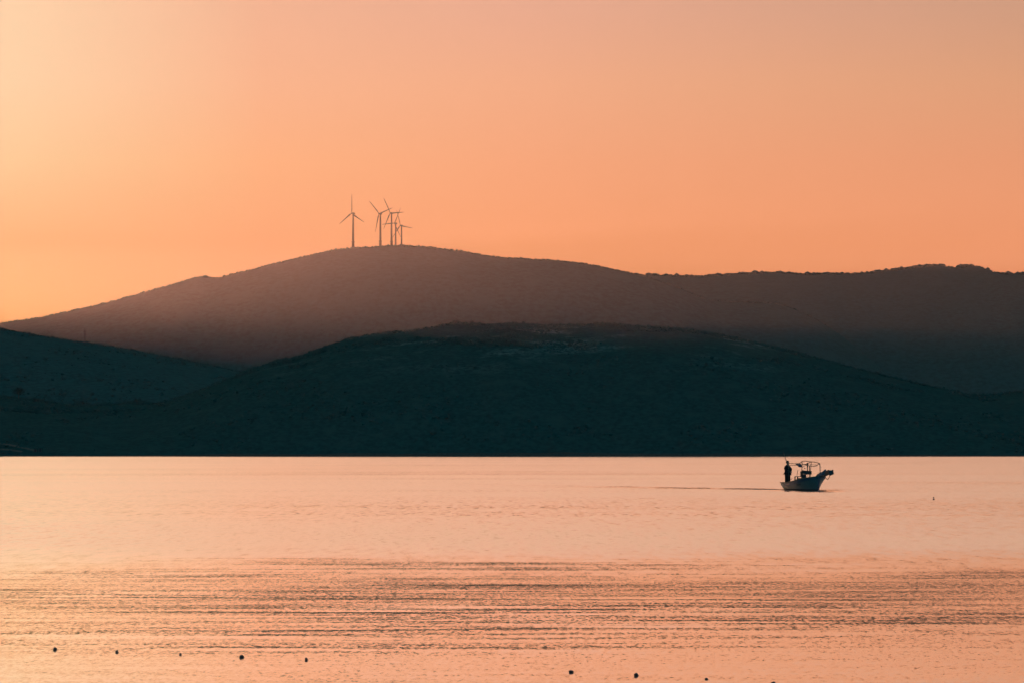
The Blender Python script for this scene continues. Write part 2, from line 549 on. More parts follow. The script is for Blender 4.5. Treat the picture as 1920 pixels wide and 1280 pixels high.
# ------------------------------------------------------------------ water
def water_material():
    m = bpy.data.materials.new('bay_water')
    m.use_nodes = True
    t = NT(m.node_tree)
    co = t.n('ShaderNodeTexCoord').outputs['Object']
    sp = t.n('ShaderNodeSeparateXYZ')
    t.link(co, sp.inputs[0])
    X, Y = sp.outputs[0], sp.outputs[1]
    # wind zones: the breeze ruffles the open bay, the water nearer the beach lies in the lee and only carries low swell
    nb, _ = t.noise(t.mapping(co, (0.035, 0.06, 1)), 1.0, 4, 0.6)
    edge = t.math('ADD', Y, t.math('MULTIPLY', t.math('SUBTRACT', nb, 0.5), 40.0))
    breeze = t.mapr(edge, 56.0, 92.0, smooth=True)
    lee = t.mapr(edge, 50.0, 40.0, smooth=True)             # closest strip: fine chop again

    def slope(scale, rot, k, detail=2.0, rough=0.5, dist=0.0, loc=(0, 0, 0), kx=1.0):
        _, c = t.noise(t.mapping(co, scale, (0, 0, R(rot)), loc), 1.0, detail, rough, dist)
        v = t.n('ShaderNodeVectorMath', operation='SUBTRACT')
        t.link(c, v.inputs[0])
        v.inputs[1].default_value = (0.5, 0.5, 0.5)
        s = t.n('ShaderNodeVectorMath', operation='MULTIPLY')
        t.link(v.outputs[0], s.inputs[0])
        kk = t.n('ShaderNodeCombineXYZ')
        t.put(kk.inputs[0], t.math('MULTIPLY', k, kx))
        t.put(kk.inputs[1], k)
        kk.inputs[2].default_value = 0.0
        t.link(kk.outputs[0], s.inputs[1])
        return s.outputs[0]

    def vadd(a, b):
        v = t.n('ShaderNodeVectorMath', operation='ADD')
        t.link(a, v.inputs[0])
        t.link(b, v.inputs[1])
        return v.outputs[0]

    one = t.math('ADD', 1.0, 0.0)
    inv_b = t.math('SUBTRACT', 1.0, breeze)
    # low swell comes in long sets; between the sets the water is smoother
    sets, _ = t.noise(t.mapping(co, (0.035, 0.16, 1), (0, 0, R(3)), (11, 4, 0)), 1.0, 3, 0.6, 0.3)
    sets = t.mapr(sets, 0.36, 0.62, 0.25, 1.0, smooth=True)
    zone = t.math('MULTIPLY', t.mapr(edge, 36.0, 46.0, 0.35, 1.0, smooth=True), t.mapr(edge, 62.0, 82.0, 1.0, 0.0, smooth=True))
    # the liveliest patch lies a little to the left, the swell dies away on both sides of it
    pq = t.math('DIVIDE', t.math('ADD', X, 3.0), 8.5)
    patch = t.math('ADD', 0.15, t.math('MULTIPLY', 0.85, t.math('POWER', 2.718, t.math('MULTIPLY', t.math('MULTIPLY', pq, pq), -1.0))))
    amp = t.math('MULTIPLY', t.math('MULTIPLY', sets, zone), patch)
    sw = slope((0.22, 1.7, 1), 5.0, t.math('ADD', 0.022, t.math('MULTIPLY', amp, 0.26)), 3.0, 0.6, 0.2, (3, 8, 0), 0.12)
    md = slope((17.0, 6.0, 1), 6.0, t.math('ADD', 0.06, t.math('MULTIPLY', amp, 0.13)), 2.0, 0.5, 0.0, (0, 0, 0), 0.5)
    fi = slope((34.0, 13.0, 1), -5.0, t.math('ADD', 0.07, t.math('MULTIPLY', breeze, 0.05)), 1.5, 0.5, 0.0, (5, 0, 0), 0.7)
    br = slope((4.0, 0.6, 1), 3.0, t.math('MULTIPLY', breeze, 0.26), 3.0, 0.6, 0.0, (9, 2, 0), 0.3)
    s = vadd(vadd(sw, md), vadd(fi, br))
    # cat's paws: bands of stronger and weaker ruffling over the open bay
    paws, _ = t.noise(t.mapping(co, (0.006, 0.022, 1), (0, 0, R(2)), (2, 7, 0)), 1.0, 4, 0.6, 0.5)
    paws = t.mapr(paws, 0.35, 0.65, 0.6, 1.25)
    rough = t.math('ADD', 0.07, t.math('MULTIPLY', t.math('MULTIPLY', breeze, paws), 0.06))
    lean = t.math('SUBTRACT', t.math('MULTIPLY', t.math('MULTIPLY', breeze, paws), -0.08), t.mapr(edge, 36.0, 52.0, 0.016, 0.009))    # wavelets are steeper on the side facing the beach

    # boat wake: two long arms of low waves trailing away to the left
    def arm(ax, ay, bx, by, width, strength):
        L = math.hypot(bx - ax, by - ay)
        ux, uy = (bx - ax) / L, (by - ay) / L
        px = t.math('SUBTRACT', X, ax)
        py = t.math('SUBTRACT', Y, ay)
        al = t.math('ADD', t.math('MULTIPLY', px, ux), t.math('MULTIPLY', py, uy))
        ac = t.math('SUBTRACT', t.math('MULTIPLY', py, ux), t.math('MULTIPLY', px, uy))
        wn, _ = t.noise(t.mapping(co, (0.35, 0.12, 1)), 1.0, 3, 0.6)
        ac = t.math('ADD', ac, t.math('MULTIPLY', t.math('SUBTRACT', wn, 0.5), 2.0))
        ww = t.math('ADD', width, t.math('MULTIPLY', al, 0.02))
        q = t.math('DIVIDE', ac, ww)
        g = t.math('POWER', 2.718, t.math('MULTIPLY', t.math('MULTIPLY', q, q), -1.0))
        fade = t.math('MULTIPLY', t.mapr(al, -0.5, 0.5), t.mapr(al, 0.0, L, 1.0, 0.0))
        return t.math('MULTIPLY', t.math('MULTIPLY', g, fade), t.math('MULTIPLY', strength, t.mapr(wn, 0.3, 0.6, 0.4, 1.0)))
    bx, by = 20.6, 212.5
    w1 = arm(bx, by, -9.0, 254.0, 1.6, 1.0)
    w2 = arm(bx - 0.6, by - 0.6, -9.0, 238.0, 1.3, 0.8)
    w3 = arm(22.4, 209.0, 25.2, 211.8, 1.3, 1.3)
    w4 = arm(22.2, 208.5, 23.6, 203.5, 1.0, 1.0)
    wk = t.math('ADD', t.math('ADD', w1, w2), t.math('ADD', w3, w4))
    cw = t.n('ShaderNodeCombineXYZ')
    wk = t.math('MINIMUM', wk, 1.0)
    # smooth slick under the lee of the hull
    ex = t.math('DIVIDE', t.math('SUBTRACT', X, 21.4), 1.9)
    ey = t.math('DIVIDE', t.math('SUBTRACT', Y, 206.0), 8.0)
    slick = t.math('POWER', 2.718, t.math('MULTIPLY', t.math('ADD', t.math('MULTIPLY', ex, ex), t.math('MULTIPLY', ey, ey)), -1.0))
    keep = t.math('SUBTRACT', 1.0, t.math('MAXIMUM', wk, slick))
    rough = t.math('ADD', t.math('MULTIPLY', rough, keep), 0.03)
    t.link(t.math('ADD', t.math('MULTIPLY', lean, keep), t.math('MULTIPLY', wk, 0.02)), cw.inputs[1])
    flat = t.n('ShaderNodeVectorMath', operation='SCALE')
    t.link(s, flat.inputs[0])
    t.link(t.math('ADD', t.math('MULTIPLY', keep, 0.92), 0.08), flat.inputs[3])
    s = flat.outputs[0]
    s = vadd(s, cw.outputs[0])
    # normal = (slope_x, slope_y, 1) normalised
    up = t.n('ShaderNodeCombineXYZ')
    up.inputs[2].default_value = 1.0
    nrm = t.n('ShaderNodeVectorMath', operation='NORMALIZE')
    t.link(vadd(s, up.outputs[0]), nrm.inputs[0])
    body = t.n('ShaderNodeBsdfDiffuse')
    body.inputs['Color'].default_value = (0.012, 0.035, 0.042, 1)
    gl = t.n('ShaderNodeBsdfGlossy', distribution='MULTI_GGX')
    gl.inputs['Color'].default_value = (0.97, 0.97, 0.97, 1)
    t.link(rough, gl.inputs['Roughness'])
    t.link(nrm.outputs[0], gl.inputs['Normal'])
    fz = t.n('ShaderNodeFresnel')
    fz.inputs['IOR'].default_value = 1.33
    t.link(nrm.outputs[0], fz.inputs['Normal'])
    mx = t.n('ShaderNodeMixShader')
    t.link(t.mapr(fz.outputs[0], 0.0, 0.45, 0.45, 1.0), mx.inputs[0])
    t.link(body.outputs[0], mx.inputs[1])
    t.link(gl.outputs[0], mx.inputs[2])
    o = t.n('ShaderNodeOutputMaterial')
    t.link(mx.outputs[0], o.inputs[0])
    return m


M['water'] = water_material()
wv = [(-3000, -120, 0), (3000, -120, 0), (3000, 2700, 0), (-3000, 2700, 0)]
o = mesh_obj('water', wv, [(0, 1, 2, 3)], M['water'])
tag(o, 'calm rippled bay reflecting the orange evening sky', 'water', None, 'structure')
# flat land behind the shore, under the hills
o = mesh_obj('ground', [(-4500, 2690, -0.5), (4500, 2690, -0.5), (4500, 8600, -0.5), (-4500, 8600, -0.5)], [(0, 1, 2, 3)], M['hill'])
tag(o, 'low ground between the hills, hidden behind them', 'ground', None, 'structure')


# ------------------------------------------------------------------ wind turbines
def turbine(px, hub_row, D, phase, label):
    Z = lambda row: (YH - row) / F * D + CAMH
    x = (px - 960.0) / F * D
    hub_z = Z(hub_row)
    gz = mtn.z(x, D)
    root = empty('wind_turbine', (x, D, gz))
    tag(root, label, 'wind turbine', 'wind turbines on the mountain top')
    h = hub_z - gz
    bm = bmesh.new()
    lathe(bm, [(2.7, -3), (2.6, 0), (2.5, 13), (2.15, 13.6), (1.7, h * 0.6), (1.35, h - 1.6)], 20)
    bm_obj('tower', bm, M['turbine'], root, True)
    bm = bmesh.new()
    lathe(bm, [(2.2, 12.3), (3.3, 12.4), (3.3, 13.4), (2.2, 13.5)], 20)
    bm_obj('collar', bm, M['turbine'], root)
    yaw = R(40)
    ax = Vector((-math.sin(yaw), -math.cos(yaw), 0))       # the way the rotor looks
    side = Vector((math.cos(yaw), -math.sin(yaw), 0))
    rot = Matrix((side, -ax, Vector((0, 0, 1)))).transposed()
    # nacelle
    bm = bmesh.new()
    m4 = Matrix.Translation((0, 0, h)) @ rot.to_4x4() @ Matrix.Rotation(R(90), 4, 'X')
    lathe(bm, [(0.9, -4.2), (1.5, -3.2), (1.9, -0.5), (1.9, 1.6), (1.4, 2.6), (1.3, 2.9)], 16, m4)
    bm_obj('nacelle', bm, M['turbine'], root, True)
    hc = Vector((0, 0, h)) + ax * 3.9
    bm = bmesh.new()
    lathe(bm, [(1.35, 2.9), (1.35, 4.3), (0.9, 5.1), (0.2, 5.5)], 16, m4)
    bm_obj('hub', bm, M['turbine'], root, True)
    for k in range(3):
        th = R(phase + 120 * k)
        u = Vector((0, 0, 1)) * math.cos(th) + side * math.sin(th)
        c_ = u.cross(ax)
        bm = bmesh.new()
        rings = []
        for r_, ch, tk in ((0.6, 1.1, 1.0), (2.2, 1.3, 1.0), (6.5, 2.9, 0.8), (14, 2.3, 0.6), (24, 1.6, 0.42), (32, 1.1, 0.28), (36.5, 0.5, 0.12)):
            tw = R(max(0, 18 - r_ * 0.7))
            cdir = c_ * math.cos(tw) + ax * math.sin(tw)
            nd = u.cross(cdir)
            o_ = hc + u * r_
            rings.append([bm.verts.new(o_ + cdir * (ch * a) + nd * (tk * b)) for a, b in ((-0.35, 0), (-0.15, 0.5), (0.25, 0.35), (0.65, 0), (0.25, -0.35), (-0.15, -0.5))])
        for a, b in zip(rings, rings[1:]):
            for q in range(6):
                bm.faces.new((a[q], a[(q + 1) % 6], b[(q + 1) % 6], b[q]))
        bm.faces.new(rings[0][::-1])
        bm.faces.new(rings[-1])
        bm_obj('blade', bm, M['turbine'], root, True)
    return root


turbine(661.4, 399.8, 5334, 0, 'wind turbine standing alone to the left, one blade straight up')
turbine(712.6, 400.3, 5486, -45, 'wind turbine second from left, one blade pointing up and left')
turbine(733.6, 399.3, 5730, -30, 'turbine in the middle of the row with one blade level to the right')
turbine(741.4, 418.5, 6000, 29, 'lower turbine fourth from left with one blade level to the left')
turbine(752.4, 422.6, 6190, -18, 'rightmost and lowest wind turbine of the row')


# ------------------------------------------------------------------ mast, pole, trees, huts, tracks
D = 3345
x = (158.5 - 960) / F * D
gz = left_hill.z(x, D)
root = empty('power_pole', (x, D, gz))
tag(root, 'thin lattice mast with two crossarms on the slope at left', 'mast')
bm = bmesh.new()
for sx, sy in ((-1, -1), (1, -1), (1, 1), (-1, 1)):
    tube(bm, [(sx * 0.75, sy * 0.75, -1), (sx * 0.22, sy * 0.22, 13.0), (0.02 * sx, 0.02 * sy, 17.0)], [0.09, 0.07, 0.05], 5)
for k in range(9):
    z0, z1 = 1.4 * k, 1.4 * (k + 1)
    h0, h1 = 0.72 - 0.0385 * z0, 0.72 - 0.0385 * z1
    for q in range(4):
        a = [(-1, -1), (1, -1), (1, 1), (-1, 1)]
        p, s_ = a[q], a[(q + 1) % 4]
        tube(bm, [(p[0] * h0, p[1] * h0, z0), (s_[0] * h1, s_[1] * h1, z1)], 0.035, 4)
bm_obj('mast', bm, M['steel'], root)
for zz, ww in ((10.0, 1.5), (12.8, 1.9)):
    bm = bmesh.new()
    tube(bm, [(-ww, 0, zz), (ww, 0, zz)], 0.11, 6)
    tube(bm, [(-ww, 0, zz), (0, 0, zz + 0.7), (ww, 0, zz)], 0.05, 5)
    for q in (-ww, ww):
        tube(bm, [(q, 0, zz), (q, 0, zz - 0.8)], 0.07, 5)
    bm_obj('crossarm', bm, M['steel'], root)

D = 5340
x = (924.5 - 960) / F * D
root = empty('marker_pole', (x, D, mtn.z(x, D)))
tag(root, 'tiny pole standing on the mountain crest right of the turbines', 'pole')
bm = bmesh.new()
tube(bm, [(0, 0, -1), (0, 0, 5.5)], [0.35, 0.2], 6)
bm_obj('post', bm, M['steel'], root)
bm = bmesh.new()
box(bm, (0, -0.4, 4.9), (1.1, 0.3, 0.7))
bm_obj('marker_board', bm, M['steel'], root)


def tree(ridge, px, row, D, height, width, label, group, lean=0.0, n=420, trunk_h=0.35):
    if D is None:
        p = ridge.hit(px, row)
    else:
        xx = (px - 960) / F * D
        p = Vector((xx, D, ridge.z(xx, D)))
    root = empty('tree', p)
    tag(root, label, 'tree', group)
    bm = bmesh.new()
    top = Vector((lean * height, 0, height * 0.75))
    tube(bm, [(0, 0, -0.6), (lean * height * 0.3, 0, height * trunk_h), top], [height * 0.045, height * 0.03, height * 0.012], 7)
    for k in range(6):
        a = k * 1.05 + rng.random()
        b0 = Vector((lean * height * 0.4, 0, height * (trunk_h + 0.06 * k)))
        tube(bm, [b0, b0 + Vector((math.cos(a) * width * 0.32, math.sin(a) * width * 0.32, height * 0.16))], [height * 0.018, height * 0.006], 5)
    bm_obj('trunk', bm, M['bark'], root)
    vs, fs = [], []
    cl = [(rng.normal(0, 0.24) * width + lean * height * 0.7, rng.normal(0, 0.24) * width, height * (trunk_h + 0.12 + 0.5 * rng.random()), width * rng.uniform(0.13, 0.26)) for _ in range(16)]
    for k in range(n):
        cx, cy, cz, cr = cl[k % len(cl)]
        d = rng.normal(size=3)
        d /= np.linalg.norm(d)
        c_ = np.array((cx, cy, cz)) + d * cr * rng.uniform(0.5, 1.05)
        u = rng.normal(size=3)
        u /= np.linalg.norm(u)
        v = np.cross(u, d)
        v /= max(1e-6, np.linalg.norm(v))
        sz = height * rng.uniform(0.035, 0.06)
        b = len(vs)
        vs += [tuple(c_ - u * sz), tuple(c_ + v * sz * 0.7), tuple(c_ + u * sz), tuple(c_ - v * sz * 0.7)]
        fs.append((b, b + 1, b + 2, b + 3))
    mesh_obj('crown', vs, fs, M['leaves'], root)
    return root


tree(near, 35, 748, None, 9.5, 9.0, 'largest round tree on the low shore ridge at the left edge', 'trees on the low shore ridge')
tree(near, 68, 755, None, 4.5, 6.0, 'low bushy tree just right of the largest round tree', 'trees on the low shore ridge', trunk_h=0.2)
tree(near, 155, 759, None, 4.5, 6.5, 'squat tree on the low shore ridge below the thin mast', 'trees on the low shore ridge', trunk_h=0.2)
tree(near, 257, 755, None, 4.5, 7.0, 'wide low tree on the ridge where the near hill begins to rise', 'trees on the low shore ridge', trunk_h=0.2)
tree(near, 855, 607, 2475, 3.6, 7.5, 'broad bush on the very top of the near hill', 'bushes on the near hill top', trunk_h=0.15)
tree(near, 884, 607, 2475, 2.8, 8.0, 'wide flat bush right of the topmost bush on the near hill', 'bushes on the near hill top', trunk_h=0.15)
tree(near, 724, 624, 2475, 2.6, 4.0, 'small bush on the left shoulder of the near hill skyline', 'bushes on the near hill top', trunk_h=0.15)
tree(mtn, 491, 502, 5328, 6.0, 5.5, 'lone wind bent tree on the skyline left of the turbines', 'trees on the mountain skyline', lean=-0.15, trunk_h=0.15)
tree(mtn, 385.5, 518, 5328, 3.6, 2.6, 'small upright tree at the notch low on the mountain skyline', 'trees on the mountain skyline', trunk_h=0.15)


def track(name, pix, width, label):
    P_ = [near.hit(a, b) for a, b in pix]
    v, f = [], []
    pts_ = []
    for a, b in zip(P_, P_[1:]):
        for q in range(12):
            pts_.append(a.lerp(b, q / 12.0))
    pts_.append(P_[-1])
    for k, p in enumerate(pts_):
        for s_ in (0, 0.5, 1.0):
            yy = p.y + (s_ - 0.5) * width
            v.append((p.x, yy, near.z(p.x, yy) + 0.35))
        if k:
            a = 3 * (k - 1)
            for q in range(2):
                f.append((a + q, a + 3 + q, a + 4 + q, a + 1 + q))
    return tag(mesh_obj(name, v, f, M['dirt'], None, True), label, 'track', None, 'structure')


track('track', [(-120, 826), (-40, 830), (0, 832), (18, 834), (45, 840), (66, 845)], 5.0, 'pale dirt track running down to the far shore at left')
track('track', [(-120, 838), (-30, 841), (0, 842.5), (22, 844), (42, 847)], 5.0, 'lower pale dirt track close above the far shore at left')


def hut(px, row, w_, h_, label):
    p = near.hit(px, row)
    root = empty('hut', p)
    tag(root, label, 'hut', 'huts at the end of the track')
    bm = bmesh.new()
    t_ = 0.22
    box(bm, (-w_ / 2 + t_ / 2, 0, h_ / 2 - 0.5), (t_, 2.4, h_ + 1))
    box(bm, (w_ / 2 - t_ / 2, 0, h_ / 2 - 0.5), (t_, 2.4, h_ + 1))
    box(bm, (0, 1.1, h_ / 2 - 0.5), (w_ - 2 * t_ - 0.01, 0.2, h_ + 1))
    bm_obj('wall', bm, M['concrete'], root)
    bm = bmesh.new()
    box(bm, (0, 0, h_ + 0.1), (w_ + 0.3, 2.7, 0.2), None, 0.03)
    bm_obj('roof', bm, M['concrete'], root)
    bm = bmesh.new()
    box(bm, (0.1, -0.8, h_ * 0.42 - 0.2), (w_ - 2 * t_ - 0.3, 0.08, h_ * 0.8), None, 0.01)
    bm_obj('door', bm, M['dark'], root)


hut(67, 846.5, 2.2, 2.0, 'small open fronted hut by the far shore, left of the pair')
hut(75.8, 846.5, 2.4, 2.3, 'taller small hut by the far shore, right of the pair')

# ------------------------------------------------------------------ net floats in the foreground
fl = [  # px, row of centre, width px, height px, label, squash seed
    (-2.0, 1209.3, 7, 5, 'black net float cut off by the left edge of the picture'),
    (105.8, 1214.0, 7.5, 6.8, 'round black net float nearest the left edge that shows whole'),
    (221.5, 1219.0, 5.6, 5.8, 'small round black net float second in the left row'),
    (340.2, 1223.6, 5.2, 5.0, 'smallest black net float in the middle of the left row'),
    (454.8, 1228.2, 8.2, 7.6, 'largest black net float of the left row with a pointed knot'),
    (575.5, 1233.2, 5.6, 7.2, 'upright egg shaped black net float at the right end of the left row'),
    (1070.2, 1256.0, 8.6, 6.6, 'wide black net float starting the right row'),
    (1191.6, 1261.8, 7.8, 7.4, 'round black net float second in the right row with a trailing cord'),
    (1323.2, 1269.6, 6.2, 4.6, 'small flat black net float third in the right row'),
    (1447.6, 1277.8, 9.2, 8.0, 'large black net float at the bottom edge of the picture'),
]
for k, (px, row, wp, hp, lab) in enumerate(fl):
    bot = row + hp * 0.32
    Yf = CAMH * F / (bot - YH)
    s_ = Yf / F
    root = empty('net_float', ((px - 960) / F * Yf, Yf, 0))
    tag(root, lab, 'net float', 'floats of the net line in the foreground')
    bm = bmesh.new()
    bmesh.ops.create_icosphere(bm, subdivisions=3, radius=1.0)
    rx, rz = wp * s_ / 2, hp * s_ * 0.5
    for v in bm.verts:
        n_ = 1 + 0.10 * math.sin(3.1 * v.co.x + k * 1.7) * math.cos(2.3 * v.co.y + k) + 0.06 * math.sin(5 * v.co.z + k * 2.1)
        top = 1.0 - 0.15 * max(0, v.co.z) * ((k % 3) - 1) * v.co.x
        v.co = Vector((v.co.x * rx * n_ * top, v.co.y * rx * 0.95 * n_, v.co.z * rz * n_ + rz * 0.5))
    bm_obj('float_body', bm, M['float'], root, True)
    bm = bmesh.new()
    tube(bm, [(rx * 0.7, 0, rz * 0.5), (rx * 1.15, 0, rz * 0.3), (rx * 1.5, 0.01, -0.004)], [rz * 0.28, rz * 0.17, rz * 0.1], 6)
    bm_obj('cord', bm, M['rope'], root, True)

# marker buoy out on the bay
row = 936.0
Yb = CAMH * F / (row - YH)
root = empty('marker_buoy', ((1749.5 - 960) / F * Yb, Yb, 0))
tag(root, 'tiny marker buoy with a short stick, alone on the water right of the boat', 'buoy')
bm = bmesh.new()
lathe(bm, [(0.015, -0.06), (0.05, -0.03), (0.058, 0.02), (0.045, 0.06), (0.012, 0.08)], 14)
bm_obj('float_body', bm, M['float'], root, True)
bm = bmesh.new()
tube(bm, [(0, 0, 0.07), (0.004, 0, 0.15)], 0.008, 6)
bm_obj('stick', bm, M['dark'], root)
bm = bmesh.new()
lathe(bm, [(0.01, 0.10), (0.045, 0.125), (0.05, 0.15), (0.02, 0.175)], 12)
bm_obj('top_mark', bm, M['dark'], root, True)

# ------------------------------------------------------------------ fishing boat
# boat frame: x forward, y to port, z up, origin amidships on the waterline
BY = 211.0
BX = (1506.2 - 960) / F * BY
BA = R(-71)
boat = empty('fishing_boat', (BX, BY, 0), BA)
tag(boat, 'small open wooden fishing boat with a bare pipe canopy frame, motoring to the right', 'boat')

ST = [  # x, half beam at gunwale, half beam at waterline, gunwale z, keel z
    (-2.55, 0.72, 0.52, 0.50, -0.05), (-2.0, 0.88, 0.70, 0.48, -0.14), (-1.2, 0.98, 0.84, 0.50, -0.22), (-0.3, 1.03, 0.90, 0.56, -0.26),
    (0.6, 1.05, 0.84, 0.66, -0.26), (1.3, 1.02, 0.66, 0.76, -0.24), (1.8, 0.86, 0.44, 0.85, -0.20), (2.2, 0.55, 0.22, 0.92, -0.14), (2.45, 0.22, 0.07, 0.97, -0.08), (2.56, 0.03, 0.02, 1.00, -0.02)]
sx_ = [s[0] for s in ST]


def st(x_):
    return [float(smooth_interp(np.array([x_]), sx_, [s[q] for s in ST])[0]) for q in range(1, 5)]


def rake(x_, z_):
    # the stem leans forward as it rises
    k = max(0.0, (x_ - 1.2) / 1.36)
    return x_ + 0.16 * k * k * (z_ - 0.3)


NXS = 40
xs_ = [-2.55 + (2.56 + 2.55) * q / (NXS - 1) for q in range(NXS)]


def side_pt(x_, u):
    """u: 0 keel, 0.5 just at the waterline, 1 gunwale"""
    b, wb, gz_, kz = st(x_)
    if u <= 0.5:
        t_ = u / 0.5
        return wb * t_ ** 0.6, kz + (0.06 - kz) * t_ ** 1.3
    t_ = (u - 0.5) / 0.5
    return wb + (b - wb) * t_ ** 1.25, 0.06 + (gz_ - 0.06) * t_


def strip(u0, u1, nu, off=0.0, name='', mat=None, close=False):
    bm = bmesh.new()
    for sgn in (-1, 1):
        rows = []
        for x_ in xs_:
            r_ = []
            for q in range(nu + 1):
                u = (u0(x_) if callable(u0) else u0) + ((u1(x_) if callable(u1) else u1) - (u0(x_) if callable(u0) else u0)) * q / nu
                y_, z_ = side_pt(x_, u)
                r_.append(bm.verts.new((rake(x_, z_), sgn * (y_ + off), z_)))
            rows.append(r_)
        for a, b in zip(rows, rows[1:]):
            for q in range(nu):
                bm.faces.new((a[q], b[q], b[q + 1], a[q + 1]))
        if sgn == -1: first = rows
    if close:                                       # transom
        la, lb = first[0], rows[0]
        for q in range(nu):
            bm.faces.new((la[q], la[q + 1], lb[q + 1], lb[q]))
        la, lb = first[-1], rows[-1]
        for q in range(nu):
            bm.faces.new((la[q], lb[q], lb[q + 1], la[q + 1]))
    bmesh.ops.remove_doubles(bm, verts=bm.verts, dist=1e-4)
    return bm_obj(name, bm, mat, boat, True)


band = lambda x_: max(0.56, min(0.9, 0.56 + 0.34 * ((x_ + 2.55) / 4.6)))       # dark upper strake tapers to the bow
hull = strip(0.5, 1.0, 8, 0.0, 'hull', M['hull_paint'], True)
strip(0.0, 0.52, 5, 0.004, 'hull_bottom', M['bottom_paint'], True)
strip(band, 1.0, 4, 0.012, 'sheer_strake', M['blue_paint'], True)
# gunwale rail
bm = bmesh.new()
for sgn in (-1, 1):
    tube(bm, [(rake(x_, st(x_)[2]), sgn * (st(x_)[0] + 0.01), st(x_)[2] + 0.015) for x_ in xs_], 0.035, 6)
tube(bm, [(-2.56, -0.72, 0.515), (-2.56, 0.72, 0.515)], 0.035, 6)
bm_obj('gunwale', bm, M['wood'], boat, True)
# inner deck and foredeck
bm = bmesh.new()
rows = []
for x_ in xs_:
    b, wb, gz_, kz = st(x_)
    z_ = 0.30 if x_ < 1.15 else gz_ - 0.04
    hb = (wb + (b - wb) * max(0, min(1, (z_ - 0.06) / (gz_ - 0.06))) ** 1.25) - 0.015
    rows.append([bm.verts.new((rake(x_, z_), y_ * hb, z_ + (0.03 * (1 - y_ * y_) if x_ > 1.15 else 0))) for y_ in (-1, -0.5, 0, 0.5, 1)])
for a, b in zip(rows, rows[1:]):
    for q in range(4):
        bm.faces.new((a[q], b[q], b[q + 1], a[q + 1]))
bm_obj('deck', bm, M['wood'], boat)
# stem post
bm = bmesh.new()
tube(bm, [(2.50, 0, -0.12), (rake(2.57, 0.3), 0, 0.3), (rake(2.57, 0.7), 0, 0.7), (rake(2.6, 1.1), 0, 1.12)], [0.05, 0.055, 0.055, 0.045], 8)
bm_obj('stem', bm, M['blue_paint'], boat)
# stern platform with rudder
bm = bmesh.new()
box(bm, (-2.66, -0.35, 0.36), (0.2, 0.5, 0.16), None, 0.02)
box(bm, (-2.62, 0.1, 0.46), (0.12, 1.0, 0.05), None, 0.01)
bm_obj('stern_platform', bm, M['wood'], boat)
bm = bmesh.new()
box(bm, (-2.72, 0.0, 0.1), (0.28, 0.05, 0.8), None, 0.015)
bm_obj('rudder', bm, M['wood'], boat)
bm = bmesh.new()
tube(bm, [(-2.72, 0, 0.52), (-2.3, 0.0, 0.72), (-1.95, -0.02, 0.82)], [0.03, 0.025, 0.02], 6)
bm_obj('tiller', bm, M['wood'], boat)
# dark lettering band on the near bow: a painted registration mark, too small to read
bm = bmesh.new()
for q in range(5):
    x_ = 0.75 + q * 0.11
    y_, z_ = side_pt(x_, 0.74)
    y2, z2 = side_pt(x_ + 0.07, 0.80)
    vs = [bm.verts.new((xa, -(side_pt(xa, ua)[0] + 0.006), side_pt(xa, ua)[1])) for xa, ua in ((x_, 0.71), (x_ + 0.07, 0.71), (x_ + 0.075, 0.80), (x_ + 0.005, 0.80))]
    bm.faces.new(vs)
bm_obj('hull_mark', bm, M['dark'], boat)

# canopy frame of bent pipe
A_, B_, C_, D_ = (0.385, -0.30, 2.10), (0.36, 0.46, 2.06), (1.93, 0.42, 1.93), (1.93, -0.42, 1.77)
S1, S2 = (-1.95, -0.32, 1.93), (-0.49, -0.31, 1.93)
cf = empty('canopy_frame', (0, 0, 0))
cf.parent = boat


def pipe(name, pts_, r_, parent=cf, mat='pipe'):
    bm = bmesh.new()
    tube(bm, pts_, r_ * 1.2, 7)
    return bm_obj(name, bm, M[mat], parent, True)


pipe('post', [(1.94, 0.43, 0.78), (1.94, 0.43, 1.7), C_], 0.026)
pipe('post', [(1.94, -0.44, 0.80), (1.95, -0.42, 1.5), D_], 0.028)
pipe('post', [(0.40, -0.34, 0.32), (0.40, -0.32, 1.5), A_], 0.024)
pipe('post', [(0.36, 0.42, 0.32), (0.36, 0.40, 1.4), B_], 0.02)
pipe('post', [(-1.96, -0.34, 0.32), (-1.95, -0.33, 1.2), S1], 0.022)
pipe('rail', [A_, (0.375, 0.0, 2.12), B_], 0.02)
pipe('rail', [B_, (1.1, 0.41, 2.05), C_], 0.022)
pipe('rail', [A_, (0.42, -0.32, 1.9), (0.9, -0.42, 1.86), D_], 0.018)
pipe('rail', [D_, (1.93, -0.1, 1.74), (1.93, 0.12, 1.77), (1.93, 0.3, 1.88), C_], 0.022)
pipe('rail', [(0.9, -0.42, 1.86), (0.8, -0.1, 1.9), (0.5, 0.2, 1.99), B_], 0.016)
pipe('rail', [(0.6, -0.42, 1.84), (1.3, 0.1, 1.86), (1.75, 0.3, 1.83)], 0.012)
pipe('rail', [S1, S2, (0.1, -0.31, 1.97), A_], 0.018)
pipe('rail', [(-1.95, -0.33, 1.79), (-0.9, -0.32, 1.785), (0.39, -0.31, 1.80)], 0.016)
